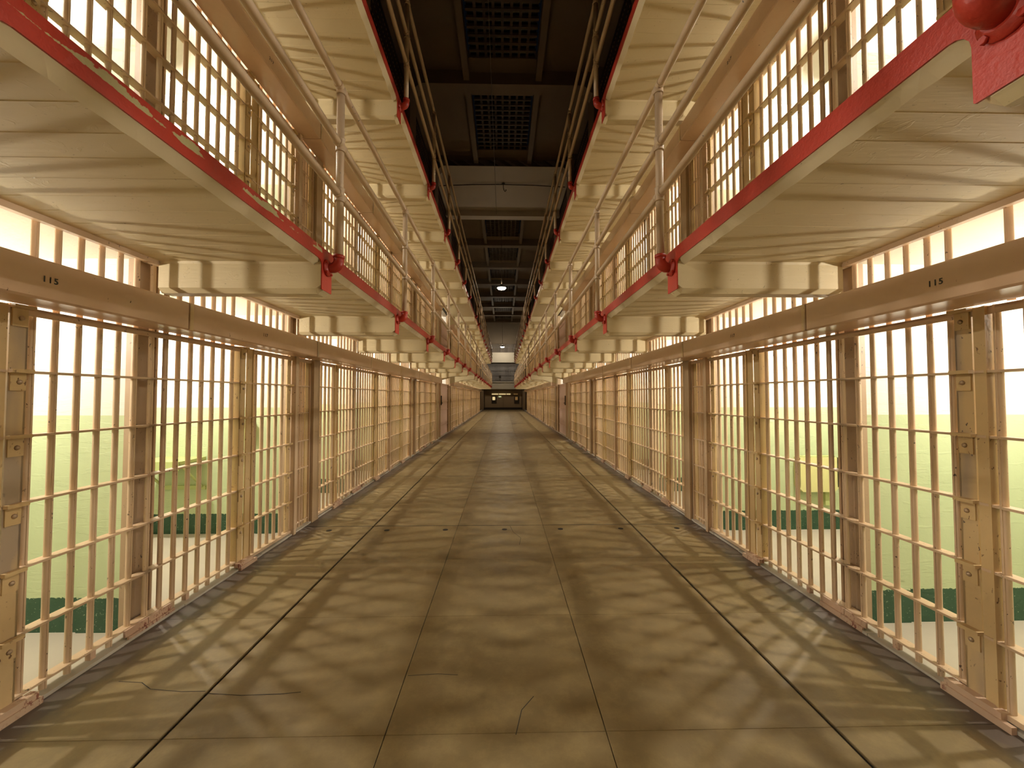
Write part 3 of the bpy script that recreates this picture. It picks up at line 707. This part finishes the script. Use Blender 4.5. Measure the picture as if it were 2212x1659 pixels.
# ------------------------------------------------------------------ furniture inside cells 117
def table(s, y, label):
    r = empty('folding_table', (s * 3.23, y, 0)); tag(r, label, 'table')
    put('table_top', cached('ttop', lambda m: m.box(-0.22, 0.22, -0.34, 0, 0.755, 0.785), 'table_green'), r)
    put('table_lip', cached('tlip', lambda m: m.box(-0.22, 0.22, -0.345, -0.335, 0.70, 0.785), 'table_green'), r)
    for q in (-0.19, 0.2):
        put('brace', cached('tbrace', lambda m: m.tube([(0, -0.30, 0.75), (0, -0.01, 0.48)], 0.012, 6), 'table_green'), r, (q, 0, 0))
    put('wall_rail', cached('trail', lambda m: m.box(-0.23, 0.23, -0.02, 0, 0.455, 0.495), 'table_green'), r)
def folded(s, y, label):
    r = empty('folded_table', (s * 3.295, y, 0)); tag(r, label, 'table')
    def leaf(m):
        c = 0.04; m.extr_y([(-0.205 + c, 0.41), (0.205 - c, 0.41), (0.205, 0.41 + c), (0.205, 0.765), (-0.205, 0.765), (-0.205, 0.41 + c)], -0.075, -0.045)
        m.box(-0.205, -0.195, -0.075, -0.0, 0.46, 0.765); m.box(0.195, 0.205, -0.075, -0.0, 0.46, 0.765)
    put('leaf', cached('leaf', leaf, 'table_yellow'), r)
    put('strut', cached('strut', lambda m: m.box(0.10, 0.16, -0.03, 0.0, 0.26, 0.45), 'table_green'), r)
    put('hinge', cached('hinge', lambda m: m.tube([(-0.2, -0.03, 0.77), (0.2, -0.03, 0.77)], 0.014, 8), 'table_green'), r)
table(-1, front_start(2) + 0.03 - 0.07, 'green steel wall table open inside left cell 117')
folded(1, front_start(2) + 0.03 - 0.07, 'yellow steel wall table folded down inside right cell 117')
tag(put('wall_box', cached('wbox', lambda m: m.box(-0.04, 0.04, -0.06, 0, 0, 0.18), 'table_green'), None, (-2.56, front_start(2) + 0.03 - 0.079, 0.95)), 'small green box on the wall behind the door of left cell 117', 'box')

# ------------------------------------------------------------------ end wall
ye = YEND
ew = struct(put('wall_end', cached('endwall', lambda m: (m.box(-5.2, 5.2, ye, ye + 0.2, 0, 9.4)), 'roof_paint')), 'dim far end wall of the corridor')
for s in (-1, 1):
    struct(put('wall_return_%s' % SIDE[s], cached(('ret', s), lambda m: m.box(s * 2.35, s * 5.2, 38.6, 38.8, 0, 9.2), 'roof_paint')), 'dim wall closing the far end of the %s block' % SIDE[s])
    tag(put('pilaster_box', cached(('pbx', s), lambda m: m.box(s * 2.05, s * 2.35, 41.6, 42.35, 0, 2.0), 'end_paint')), 'low tan pier at the %s of the far end wall' % SIDE[s], 'pier')
# balcony with grey barred front above the doors
bal = empty('wall_gallery_end', (0, 41.9, 0)); struct(bal, 'cream balcony fascia and grey barred screen across the far end')
put('fascia', cached('fascia', lambda m: (m.box(-2.3, 2.3, 0, 0.5, 2.15, 2.95), m.box(-2.3, 2.3, -0.06, 0.0, 2.85, 2.95), m.box(-2.3, 2.3, -0.04, 0, 2.15, 2.28)), 'white_plaster'), bal)
def gb(m):
    for i in range(35): m.tube([(-1.9 + i * 0.112, 0.1, 2.95), (-1.9 + i * 0.112, 0.1, 6.9)], 0.018, 5, False)
    for z_ in (3.4, 3.85, 4.3, 4.75, 5.4, 6.0, 6.6): m.box(-1.9, 1.9, 0.08, 0.12, z_ - 0.015, z_ + 0.015)
o = put('screen_bars', cached('endbars', gb, 'grey_bars'), bal); o['kind'] = 'stuff'
put('upper_beam', cached('upbeam', lambda m: m.box(-2.3, 2.3, -0.15, 0.3, 4.95, 6.0), 'white_plaster'), bal)
put('backing', cached('endback', lambda m: m.box(-2.3, 2.3, 0.40, 0.42, 2.95, 4.95), 'grey_wall'), bal)
put('notice', cached('notice', lambda m: m.box(-0.45, -0.22, 0.03, 0.06, 3.3, 3.6), 'dark_brown'), bal)
dr = struct(put('door_1', cached('door1', lambda m: (m.box(-1.95, -0.02, 0, 0.06, 0.22, 1.55), m.box(0.02, 1.95, 0, 0.06, 0.22, 1.55)), 'end_paint'), None, (0, 42.3, 0)), 'tan double doors in the far end wall')
put('kick_plate', cached('kick', lambda m: m.box(-2.1, 2.1, -0.01, 0.05, 0.0, 0.22), 'dark_brown'), dr)
for i, (x0, x1, mt) in enumerate(((-1.2, -0.52, 'lit_window'), (-0.45, 0.28, 'lit_window'), (0.35, 0.78, 'lit_window'), (1.1, 1.55, 'lit_window_dim'))):
    put('transom_pane', cached(('tp', i), lambda m: m.box(x0, x1, 0, 0.02, 1.58, 1.68), mt), dr, (0, -0.02, 0))
for i, (x, mt) in enumerate(((-1.05, 'lit_window'), (1.35, 'lit_window_dim'))):
    f_ = put('door_recess', cached(('drec', i), lambda m: m.box(x - 0.18, x + 0.36, 0, 0.02, 0.62, 1.4), 'dark_brown'), dr, (0, -0.02, 0))
    put('door_pane', cached(('dpane', i), lambda m: m.box(x - 0.08, x + 0.2, 0, 0.02, 1.0, 1.34), mt), dr, (0, -0.03, 0))
tag(put('lit_sign', cached('sign', lambda m: m.box(-0.14, 0.14, 0, 0.03, 0, 0.12), 'sign_green'), None, (-0.35, 42.24, 1.30)), 'small pale green lit sign on the far double doors', 'sign')
struct(put('wall_back', cached('backwall', lambda m: m.box(-5.2, 5.2, -3.4, -3.2, 0, 9.4), 'roof_paint')), 'wall closing the corridor behind the camera')
